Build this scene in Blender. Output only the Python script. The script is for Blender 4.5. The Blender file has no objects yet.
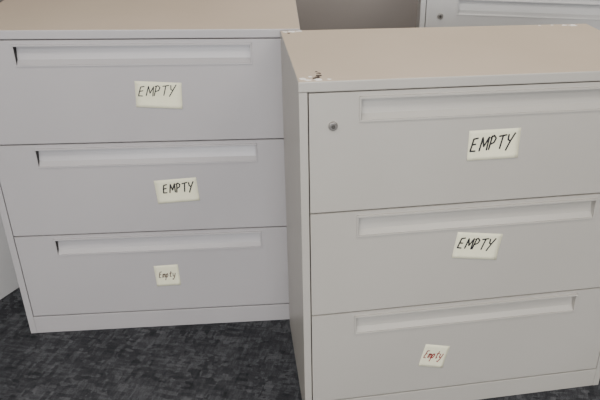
import bpy, bmesh, math, random
from mathutils import Vector, Matrix
random.seed(3)
sc=bpy.context.scene
# ------------------------------------------------------------- materials
def nt(name):
    m=bpy.data.materials.new(name);m.use_nodes=True
    t=m.node_tree;b=t.nodes["Principled BSDF"]
    return m,t,b
def paint(name,c1,c2,rough=.45,bump=.04,scale=900):
    m,t,b=nt(name);N=t.nodes;L=t.links
    tc=N.new("ShaderNodeTexCoord");n=N.new("ShaderNodeTexNoise");n.inputs["Scale"].default_value=2.2;n.inputs["Detail"].default_value=5
    r=N.new("ShaderNodeValToRGB");r.color_ramp.elements[0].color=(*c1,1);r.color_ramp.elements[1].color=(*c2,1)
    r.color_ramp.elements[0].position=.3;r.color_ramp.elements[1].position=.7
    L.new(tc.outputs["Object"],n.inputs["Vector"]);L.new(n.outputs["Fac"],r.inputs[0]);L.new(r.outputs[0],b.inputs["Base Color"])
    b.inputs["Roughness"].default_value=rough
    n2=N.new("ShaderNodeTexNoise");n2.inputs["Scale"].default_value=scale;L.new(tc.outputs["Object"],n2.inputs["Vector"])
    bu=N.new("ShaderNodeBump");bu.inputs["Strength"].default_value=bump;bu.inputs["Distance"].default_value=.001
    L.new(n2.outputs["Fac"],bu.inputs["Height"]);L.new(bu.outputs[0],b.inputs["Normal"])
    return m
def flat(name,c,rough=.6,metal=0):
    m,t,b=nt(name);N=t.nodes;L=t.links
    tc=N.new("ShaderNodeTexCoord");n=N.new("ShaderNodeTexNoise");n.inputs["Scale"].default_value=30
    r=N.new("ShaderNodeValToRGB");r.color_ramp.elements[0].color=(*[x*.93 for x in c],1);r.color_ramp.elements[1].color=(*[min(1,x*1.05) for x in c],1)
    L.new(tc.outputs["Object"],n.inputs["Vector"]);L.new(n.outputs["Fac"],r.inputs[0]);L.new(r.outputs[0],b.inputs["Base Color"])
    b.inputs["Roughness"].default_value=rough;b.inputs["Metallic"].default_value=metal
    return m
M_front=paint("grey_enamel",(.41,.39,.395),(.445,.423,.425),.36)
M_frontR=paint("putty_enamel",(.42,.397,.36),(.45,.427,.39),.36)
M_top=paint("top_face_tan",(.50,.41,.32),(.55,.455,.36),.5)  # warmer tan tone than the fronts, only for horizontal faces of the top panel
M_white=paint("light_grey_enamel",(.56,.55,.54),(.6,.59,.58),.4)
M_dark=flat("interior_and_pull_dark",(.03,.028,.028),.8)
M_metal=flat("lock_nickel",(.38,.36,.34),.35,.8)
M_slot=flat("lock_keyway",(.06,.055,.05),.6)
M_note=flat("pale_yellow_paper",(.84,.81,.60),.75)
M_ink=flat("black_marker_ink",(.012,.012,.015),.6)
M_pen=flat("brown_pen_ink",(.08,.04,.035),.6)
M_red=flat("dark_red_marker_ink",(.26,.02,.025),.6)
M_chip=flat("chipped_paint_white",(.9,.88,.85),.7)
M_chipd=flat("chipped_paint_dark",(.05,.035,.028),.8)
def carpet():
    m,t,b=nt("carpet_tile_charcoal");N=t.nodes;L=t.links
    tc=N.new("ShaderNodeTexCoord")
    rot=N.new("ShaderNodeMapping");rot.inputs["Rotation"].default_value=(0,0,.15);L.new(tc.outputs["Object"],rot.inputs["Vector"])
    def math_(op,a,bv=None):
        n=N.new("ShaderNodeMath");n.operation=op;L.new(a,n.inputs[0])
        if bv is not None:
            if isinstance(bv,(int,float)):n.inputs[1].default_value=bv
            else:L.new(bv,n.inputs[1])
        return n.outputs[0]
    def mp(sx,sy,off=0):
        k=N.new("ShaderNodeMapping");k.inputs["Scale"].default_value=(sx,sy,1);k.inputs["Location"].default_value=(off,off*.7,0);L.new(rot.outputs[0],k.inputs["Vector"]);return k.outputs[0]
    def streak(sx,sy,detail=3):
        n=N.new("ShaderNodeTexNoise");n.inputs["Scale"].default_value=1;n.inputs["Detail"].default_value=detail;n.inputs["Roughness"].default_value=.65
        L.new(mp(sx,sy),n.inputs["Vector"]);return n.outputs["Fac"]
    def cells(sx,sy,off):
        v=N.new("ShaderNodeTexVoronoi");v.distance='CHEBYCHEV';v.inputs["Scale"].default_value=1;v.inputs["Randomness"].default_value=.75
        L.new(mp(sx,sy,off),v.inputs["Vector"]);s=N.new("ShaderNodeSeparateColor");L.new(v.outputs["Color"],s.inputs[0]);return s
    big=cells(18,13,0);sm=cells(75,34,3.3);sm2=cells(34,75,7.1)
    a=streak(14,75);c=streak(75,14);fine=streak(350,350,2)
    st=math_('GREATER_THAN',big.outputs[0],.5)
    def mix(f,x,y):
        k=N.new("ShaderNodeMix");k.data_type='FLOAT'
        if isinstance(f,float):k.inputs[0].default_value=f
        else:L.new(f,k.inputs[0])
        L.new(x,k.inputs[2]);L.new(y,k.inputs[3]);return k.outputs[0]
    s1=mix(st,a,c);s2=mix(st,sm.outputs[0],sm2.outputs[0])
    v=mix(.30,s1,s2);v=mix(.10,v,big.outputs[1]);v=mix(.42,v,fine)
    r=N.new("ShaderNodeValToRGB");e=r.color_ramp.elements
    e[0].position=.32;e[0].color=(.015,.016,.018,1);e[1].position=.68;e[1].color=(.108,.110,.118,1)
    k=e.new(.5);k.color=(.041,.042,.047,1)
    L.new(v,r.inputs[0]);L.new(r.outputs[0],b.inputs["Base Color"]);b.inputs["Roughness"].default_value=.95
    b.inputs["Specular IOR Level"].default_value=.1
    bu=N.new("ShaderNodeBump");bu.inputs["Strength"].default_value=.4;bu.inputs["Distance"].default_value=.003
    L.new(v,bu.inputs["Height"]);L.new(bu.outputs[0],b.inputs["Normal"])
    return m
M_carpet=carpet()
M_wall=paint("wall_paint_taupe",(.28,.25,.235),(.30,.27,.25),.8)
M_wallp=paint("wall_paint_beige",(.30,.285,.26),(.33,.31,.285),.8)
M_ceil=paint("ceiling_white",(.75,.74,.72),(.78,.77,.75),.9)
M_base=flat("vinyl_baseboard",(.08,.075,.07),.6)
# ------------------------------------------------------------- helpers
def obj(name,bm,mat,parent=None,bevel=0,smooth=False):
    bmesh.ops.recalc_face_normals(bm,faces=bm.faces)
    me=bpy.data.meshes.new(name);bm.to_mesh(me);bm.free()
    for m in (mat if isinstance(mat,list) else [mat]): me.materials.append(m)
    o=bpy.data.objects.new(name,me);sc.collection.objects.link(o)
    if parent:o.parent=parent
    if bevel:
        md=o.modifiers.new("bevel","BEVEL");md.width=bevel;md.segments=3;md.limit_method='ANGLE';md.angle_limit=math.radians(40)
    return o
def box(bm,a,b,mi=0):
    x0,y0,z0=a;x1,y1,z1=b
    v=[bm.verts.new(p) for p in((x0,y0,z0),(x1,y0,z0),(x1,y1,z0),(x0,y1,z0),(x0,y0,z1),(x1,y0,z1),(x1,y1,z1),(x0,y1,z1))]
    for f in((0,3,2,1),(4,5,6,7),(0,1,5,4),(1,2,6,5),(2,3,7,6),(3,0,4,7)):
        bm.faces.new([v[i] for i in f]).material_index=mi
# ------------------------------------------------------------- filing cabinet
W,D,ZB,DH,T,TS,INS=.914,.4566,.0689,.305,.0259,.0205,.1409
H=ZB+3*DH+T
def cabinet(x,y,yaw,front=M_front,top=M_top,lock=False,lock_u=.0764):
    root=bpy.data.objects.new("filing_cabinet",None);sc.collection.objects.link(root)
    root.location=(x,y,0);root.rotation_euler=(0,0,yaw)
    zt=ZB+3*DH
    bm=bmesh.new()
    box(bm,(0,0,0),(TS-.001,D,zt));box(bm,(W-TS+.001,0,0),(W,D,zt))
    obj("side_panels",bm,front,root,.0015)
    bm=bmesh.new();box(bm,(TS-.001,D-.012,.0),(W-TS+.001,D-.001,zt));obj("back_panel",bm,front,root)
    bm=bmesh.new();box(bm,(TS-.001,.001,0),(W-TS+.001,.03,ZB-.004));obj("base_plinth",bm,front,root,.0015)
    bm=bmesh.new();box(bm,(TS-.001,.045,.03),(W-TS+.001,D-.012,zt-.001));obj("inner_carcass",bm,M_dark,root)
    bm=bmesh.new();box(bm,(-.001,-.003,zt+.001),(W+.001,D+.001,H));
    for f in bm.faces:
        f.normal_update();f.material_index=1 if abs(f.normal.z)>.5 else 0
    obj("top_panel",bm,[front,top],root,.003)
    g=.0042
    for k in range(3):
        z0=ZB+DH*(2-k)+g*.5;z1=z0+DH-g
        u0,u1=TS+g*.4,W-TS-g*.4
        a,b=INS,W-INS;c,d=z1-.068,z1-.015
        bm=bmesh.new();V=lambda u,v,z:bm.verts.new((u,v,z))
        o_=[V(u0,0,z0),V(u1,0,z0),V(u1,0,z1),V(u0,0,z1)]
        i_=[V(a,0,c),V(b,0,c),V(b,0,d),V(a,0,d)]
        k_=[V(u0,.042,z0),V(u1,.042,z0),V(u1,.042,z1),V(u0,.042,z1)]
        for n in range(4):
            m=(n+1)%4
            bm.faces.new((o_[n],o_[m],i_[m],i_[n]));bm.faces.new((o_[n],k_[n],k_[m],o_[m]))
        bm.faces.new(k_[::-1])
        q=[V(a,.024,d),V(b,.024,d)];p=[V(a,.012,c+.012),V(b,.012,c+.012)]
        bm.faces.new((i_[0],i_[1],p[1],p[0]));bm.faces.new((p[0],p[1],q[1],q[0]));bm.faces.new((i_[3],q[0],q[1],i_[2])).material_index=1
        bm.faces.new((i_[0],p[0],q[0],i_[3])).material_index=1;bm.faces.new((i_[1],i_[2],q[1],p[1]))  # recess left end and ceiling in the dark material, right end front-coloured
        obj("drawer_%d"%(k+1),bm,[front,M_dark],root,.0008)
        bm=bmesh.new();r=.0045;pr=-.0034
        box(bm,(a-r,pr,c-r),(b+r,.0005,c+.0005));box(bm,(a-r,pr,c),(a,.0005,d+r));box(bm,(b,pr,c),(b+r,.0005,d+r));box(bm,(a-r,pr-.002,d-.001),(b+r,.0005,d+r))
        obj("pull_rim_%d"%(k+1),bm,front,root,.0009)
    if lock:
        zl=.9031;ul=lock_u
        bm=bmesh.new();bmesh.ops.create_cone(bm,cap_ends=True,segments=32,radius1=.0115,radius2=.0098,depth=.006,matrix=Matrix.Translation((ul,-.003,zl))@Matrix.Rotation(math.pi/2,4,'X'))
        obj("lock_ring",bm,M_metal,root,.001)
        bm=bmesh.new();bmesh.ops.create_cone(bm,cap_ends=True,segments=32,radius1=.0045,radius2=.0045,depth=.002,matrix=Matrix.Translation((ul,-.0065,zl))@Matrix.Rotation(math.pi/2,4,'X'))
        box(bm,(ul-.0012,-.0082,zl-.0045),(ul+.0012,-.0068,zl+.0045))
        obj("lock_keyway",bm,M_slot,root)
    return root
R=cabinet(-.1425,1.4308,.2024,M_frontR,lock=True)
Lc=cabinet(-1.0894,1.7911,.1292)
B=cabinet(.205,2.60,-.05,M_white,M_white,lock=True)
yw=-.38;fr=(-1.36,1.77)
S=cabinet(fr[0]-W*math.cos(yw),fr[1]-W*math.sin(yw),yw,M_white,M_white)
# paint chips on the near cabinet top
def chips(root,pts,mat,name):
    bm=bmesh.new()
    for (u,v,r,zz) in pts:
        n=9;vs=[];
        for i in range(n):
            a=2*math.pi*i/n;q=r*random.uniform(.5,1.2)
            vs.append(bm.verts.new((u+q*1.3*math.cos(a),v+q*math.sin(a),zz)))
        f=bm.faces.new(vs);e=bmesh.ops.extrude_face_region(bm,geom=[f])
        for x in e["geom"]:
            if isinstance(x,bmesh.types.BMVert):x.co.z+=.0006
    obj(name,bm,mat,root)
zz=H
chips(R,[(.012,.44,.007,zz),(.03,.443,.009,zz),(.050,.446,.007,zz),(.045,.009,.007,zz),(.022,.009,.006,zz),(.012,.02,.006,zz),(.03,.032,.0035,zz),(.07,.010,.004,zz),(.86,.438,.011,zz),(.835,.441,.007,zz),(.80,.446,.004,zz),(.76,.446,.003,zz)],M_chip,"paint_chips_white")
chips(R,[(.046,.026,.007,zz),(.050,.040,.006,zz),(.038,.020,.005,zz),(.052,.056,.005,zz),(.048,.068,.0035,zz),(.02,.426,.004,zz)],M_chipd,"paint_chips_dark")
# ------------------------------------------------------------- sticky notes with handwriting
G={ # strokes in a unit box
'E':[[(.75,1),(.12,.95),(.05,.5),(0,.02),(.7,0)],[(.06,.5),(.6,.54)]],
'M':[[(0,0),(.12,.98),(.5,.3),(.92,1),(1,0)]],
'P':[[(.08,0),(.18,1)],[(.0,.93),(.45,1.05),(.85,.85),(.7,.55),(.14,.42)]],
'T':[[(-.05,.97),(1.0,1.06)],[(.5,1),(.42,0)]],
'Y':[[(0,1),(.12,.62),(.45,.55)],[(.95,1.1),(.5,.5),(.1,-.15)]],
'm':[[(0,.55),(.03,0)],[(.03,.42),(.22,.58),(.42,.45),(.45,.02)],[(.45,.42),(.68,.6),(.88,.45),(.95,0)]],
'p':[[(.1,.55),(.0,-.45)],[(.1,.45),(.5,.62),(.8,.35),(.5,.03),(.08,.08)]],
't':[[(.4,.95),(.3,.2),(.5,0),(.75,.08)],[(0,.62),(.85,.68)]],
'y':[[(0,.58),(.15,.15),(.5,.08),(.85,.2)],[(.95,.6),(.75,-.1),(.35,-.5),(0,-.35)]],
}
def note(cab,cu,cz,w,h,ang,word,tx,ty,tw,th,pen,mat,slant=.12,rise=0.):
    """note centred at (cu,cz) on the cabinet's front; text box in metres from the note centre"""
    root=bpy.data.objects.new("sticky_note",None);sc.collection.objects.link(root)
    root.matrix_world=Matrix.Translation(cab.location)@Matrix.Rotation(cab.rotation_euler.z,4,'Z')@Matrix.Translation((cu,0,cz))@Matrix.Rotation(-math.radians(ang),4,'Y')
    bm=bmesh.new();nx,nz=8,8;g={}
    for i in range(nx+1):
        for j in range(nz+1):
            x=(i/nx-.5)*w;z=(j/nz-.5)*h
            lift=-.0006-.005*max(0,(.45-j/nz))**2*(1+.6*i/nx)*2
            g[i,j]=bm.verts.new((x,lift,z))
    for i in range(nx):
        for j in range(nz):bm.faces.new((g[i,j],g[i+1,j],g[i+1,j+1],g[i,j+1]))
    o=obj("paper",bm,M_note,root);md=o.modifiers.new("thick","SOLIDIFY");md.thickness=.0003
    for p in o.data.polygons:p.use_smooth=True
    bm=bmesh.new()
    n=len(word);cw=tw/n
    def P(x,z):
        jn=(z/h+.5);lift=-.0006-.005*max(0,(.45-jn))**2*(1+.6*(x/w+.5))*2
        return (x,lift-.0006,z)
    for k,chx in enumerate(word):
        gl=G[chx]
        ww=cw*(.72 if chx!='M' and chx!='m' else .85)
        for s in gl:
            pts=[]
            for (a,b) in s:
                a+=random.uniform(-.03,.03);b+=random.uniform(-.03,.03)
                z=ty-th/2+b*th+rise*(k/n)*th; x=tx-tw/2+k*cw+a*ww+slant*b*th
                pts.append((x,z))
            for i in range(len(pts)):
                cx,cz_=pts[i]
                c=[bm.verts.new(P(cx+pen/2*math.cos(t*math.pi/4),cz_+pen/2*math.sin(t*math.pi/4))) for t in range(8)]
                bm.faces.new(c)
                if i+1<len(pts):
                    dx,dz=pts[i+1][0]-cx,pts[i+1][1]-cz_;l=math.hypot(dx,dz)
                    m_=max(1,int(l/.004))
                    px,pz=-dz/l*pen/2,dx/l*pen/2
                    for q in range(m_):
                        x0,z0=cx+dx*q/m_,cz_+dz*q/m_;x1,z1=cx+dx*(q+1)/m_,cz_+dz*(q+1)/m_
                        bm.faces.new([bm.verts.new(P(*u)) for u in((x0-px,z0-pz),(x1-px,z1-pz),(x1+px,z1+pz),(x0+px,z0+pz))])
    obj("handwriting",bm,mat,root)
    return root
note(R,.470,.836,.131,.077,.5,"EMPTY",-.003,.002,.112,.034,.0044,M_ink,.15,.12)
note(R,.4586,.5495,.126,.077,-7.8,"EMPTY",-.003,.006,.102,.030,.0042,M_ink,.15)
note(R,.3686,.193,.074,.076,-13.2,"Empty",-.002,.004,.056,.026,.0030,M_red,.2,.1)
note(Lc,.5086,.823,.129,.077,-3.3,"EMPTY",-.003,.009,.106,.028,.0030,M_ink,.2,.25)
note(Lc,.5283,.5164,.127,.078,3.5,"EMPTY",.007,.009,.096,.028,.0042,M_ink,.1)
note(Lc,.4664,.2077,.077,.078,2,"Empty",0,.004,.054,.022,.0026,M_pen,.2)
# ------------------------------------------------------------- camera
h,pi_,ro,f=1.4721,.4864,.0257,680.29
F=Vector((0,math.cos(pi_),-math.sin(pi_)));Rv=Vector((1,0,0));U=Rv.cross(F)
R2=math.cos(ro)*Rv+math.sin(ro)*U;U2=-math.sin(ro)*Rv+math.cos(ro)*U
cd=bpy.data.cameras.new("camera");co=bpy.data.objects.new("camera",cd);sc.collection.objects.link(co)
m=Matrix((R2,U2,-F)).transposed().to_4x4();m.translation=(0,0,h);co.matrix_world=m
cd.sensor_width=36;cd.lens=f*36/600;cd.shift_x=-60.82/600;cd.shift_y=2.95/600;cd.clip_start=.01
sc.camera=co
# ------------------------------------------------------------- room
def slab(name,boxes,mat):
    bm=bmesh.new()
    for a,b in boxes:box(bm,a,b)
    return obj(name,bm,mat)
x0,x1,y0,y1,hc=-3.2,3.6,-2.5,3.35,2.75
slab("floor",[((x0,y0,-.05),(x1,y1,0))],M_carpet)
slab("ceiling",[((x0,y0,hc),(x1,y1,hc+.05))],M_ceil)
slab("wall_back",[((x0,y1,-.05),(x1,y1+.1,hc))],M_wall)
slab("wall_left",[((x0-.1,y0,-.05),(x0,y1+.1,hc))],M_wallp)
slab("wall_right",[((x1,y0,-.05),(x1+.1,y1+.1,hc))],M_wallp)
wx0,wx1,wz0,wz1=-1.4,1.4,.95,2.4
slab("wall_front",[((x0,y0-.1,-.05),(wx0,y0,hc)),((wx1,y0-.1,-.05),(x1,y0,hc)),((wx0,y0-.1,-.05),(wx1,y0,wz0)),((wx0,y0-.1,wz1),(wx1,y0,hc))],M_wallp)
slab("baseboard_back",[((x0,y1-.01,0),(x1,y1,.1))],M_base)
M_housing=flat("fixture_white",(.8,.8,.78),.5)
slab("added_window_frame",[((wx0,y0-.08,wz0),(wx0+.05,y0-.02,wz1)),((wx1-.05,y0-.08,wz0),(wx1,y0-.02,wz1)),((wx0,y0-.08,wz0),(wx1,y0-.02,wz0+.05)),((wx0,y0-.08,wz1-.05),(wx1,y0-.02,wz1)),((-.03,y0-.08,wz0),(.03,y0-.02,wz1))],M_housing)  # unseen window frame, added around the area light behind the camera
ld=bpy.data.lights.new("added_window_light",'AREA');ld.shape='RECTANGLE';ld.size=2.7;ld.size_y=1.4;ld.energy=150;ld.color=(.95,.97,1)  # added area light behind the camera, for frontal light on the drawers
lo=bpy.data.objects.new("added_window_light",ld);sc.collection.objects.link(lo);lo.location=(0,y0-.12,1.67);lo.rotation_euler=(math.radians(90),0,0)
for lx,ly,en in((-.9,.25,26),(1.5,.25,26),(-.9,-1.4,26),(1.5,-1.4,26),(.3,2.45,26)):  # unseen ceiling fixtures, added to light the cabinets from above
    r=bpy.data.objects.new("added_ceiling_troffer",None);sc.collection.objects.link(r);r.location=(lx,ly,hc-.03)
    bm=bmesh.new();
    for a,b in(((-.6,-.3,0),(.6,-.27,.03)),((-.6,.27,0),(.6,.3,.03)),((-.6,-.27,0),(-.57,.27,.03)),((.57,-.27,0),(.6,.27,.03))): box(bm,a,b)
    obj("housing_frame",bm,M_housing,r)
    ld=bpy.data.lights.new("added_troffer_lamp",'AREA');ld.shape='RECTANGLE';ld.size=1.1;ld.size_y=.5;ld.energy=en;ld.color=(1,.95,.87)
    lo=bpy.data.objects.new("added_troffer_lamp",ld);sc.collection.objects.link(lo);lo.parent=r;lo.location=(0,0,.005)
w=bpy.data.worlds.new("world");sc.world=w;w.use_nodes=True
w.node_tree.nodes["Background"].inputs[0].default_value=(.82,.88,1,1);w.node_tree.nodes["Background"].inputs[1].default_value=.9
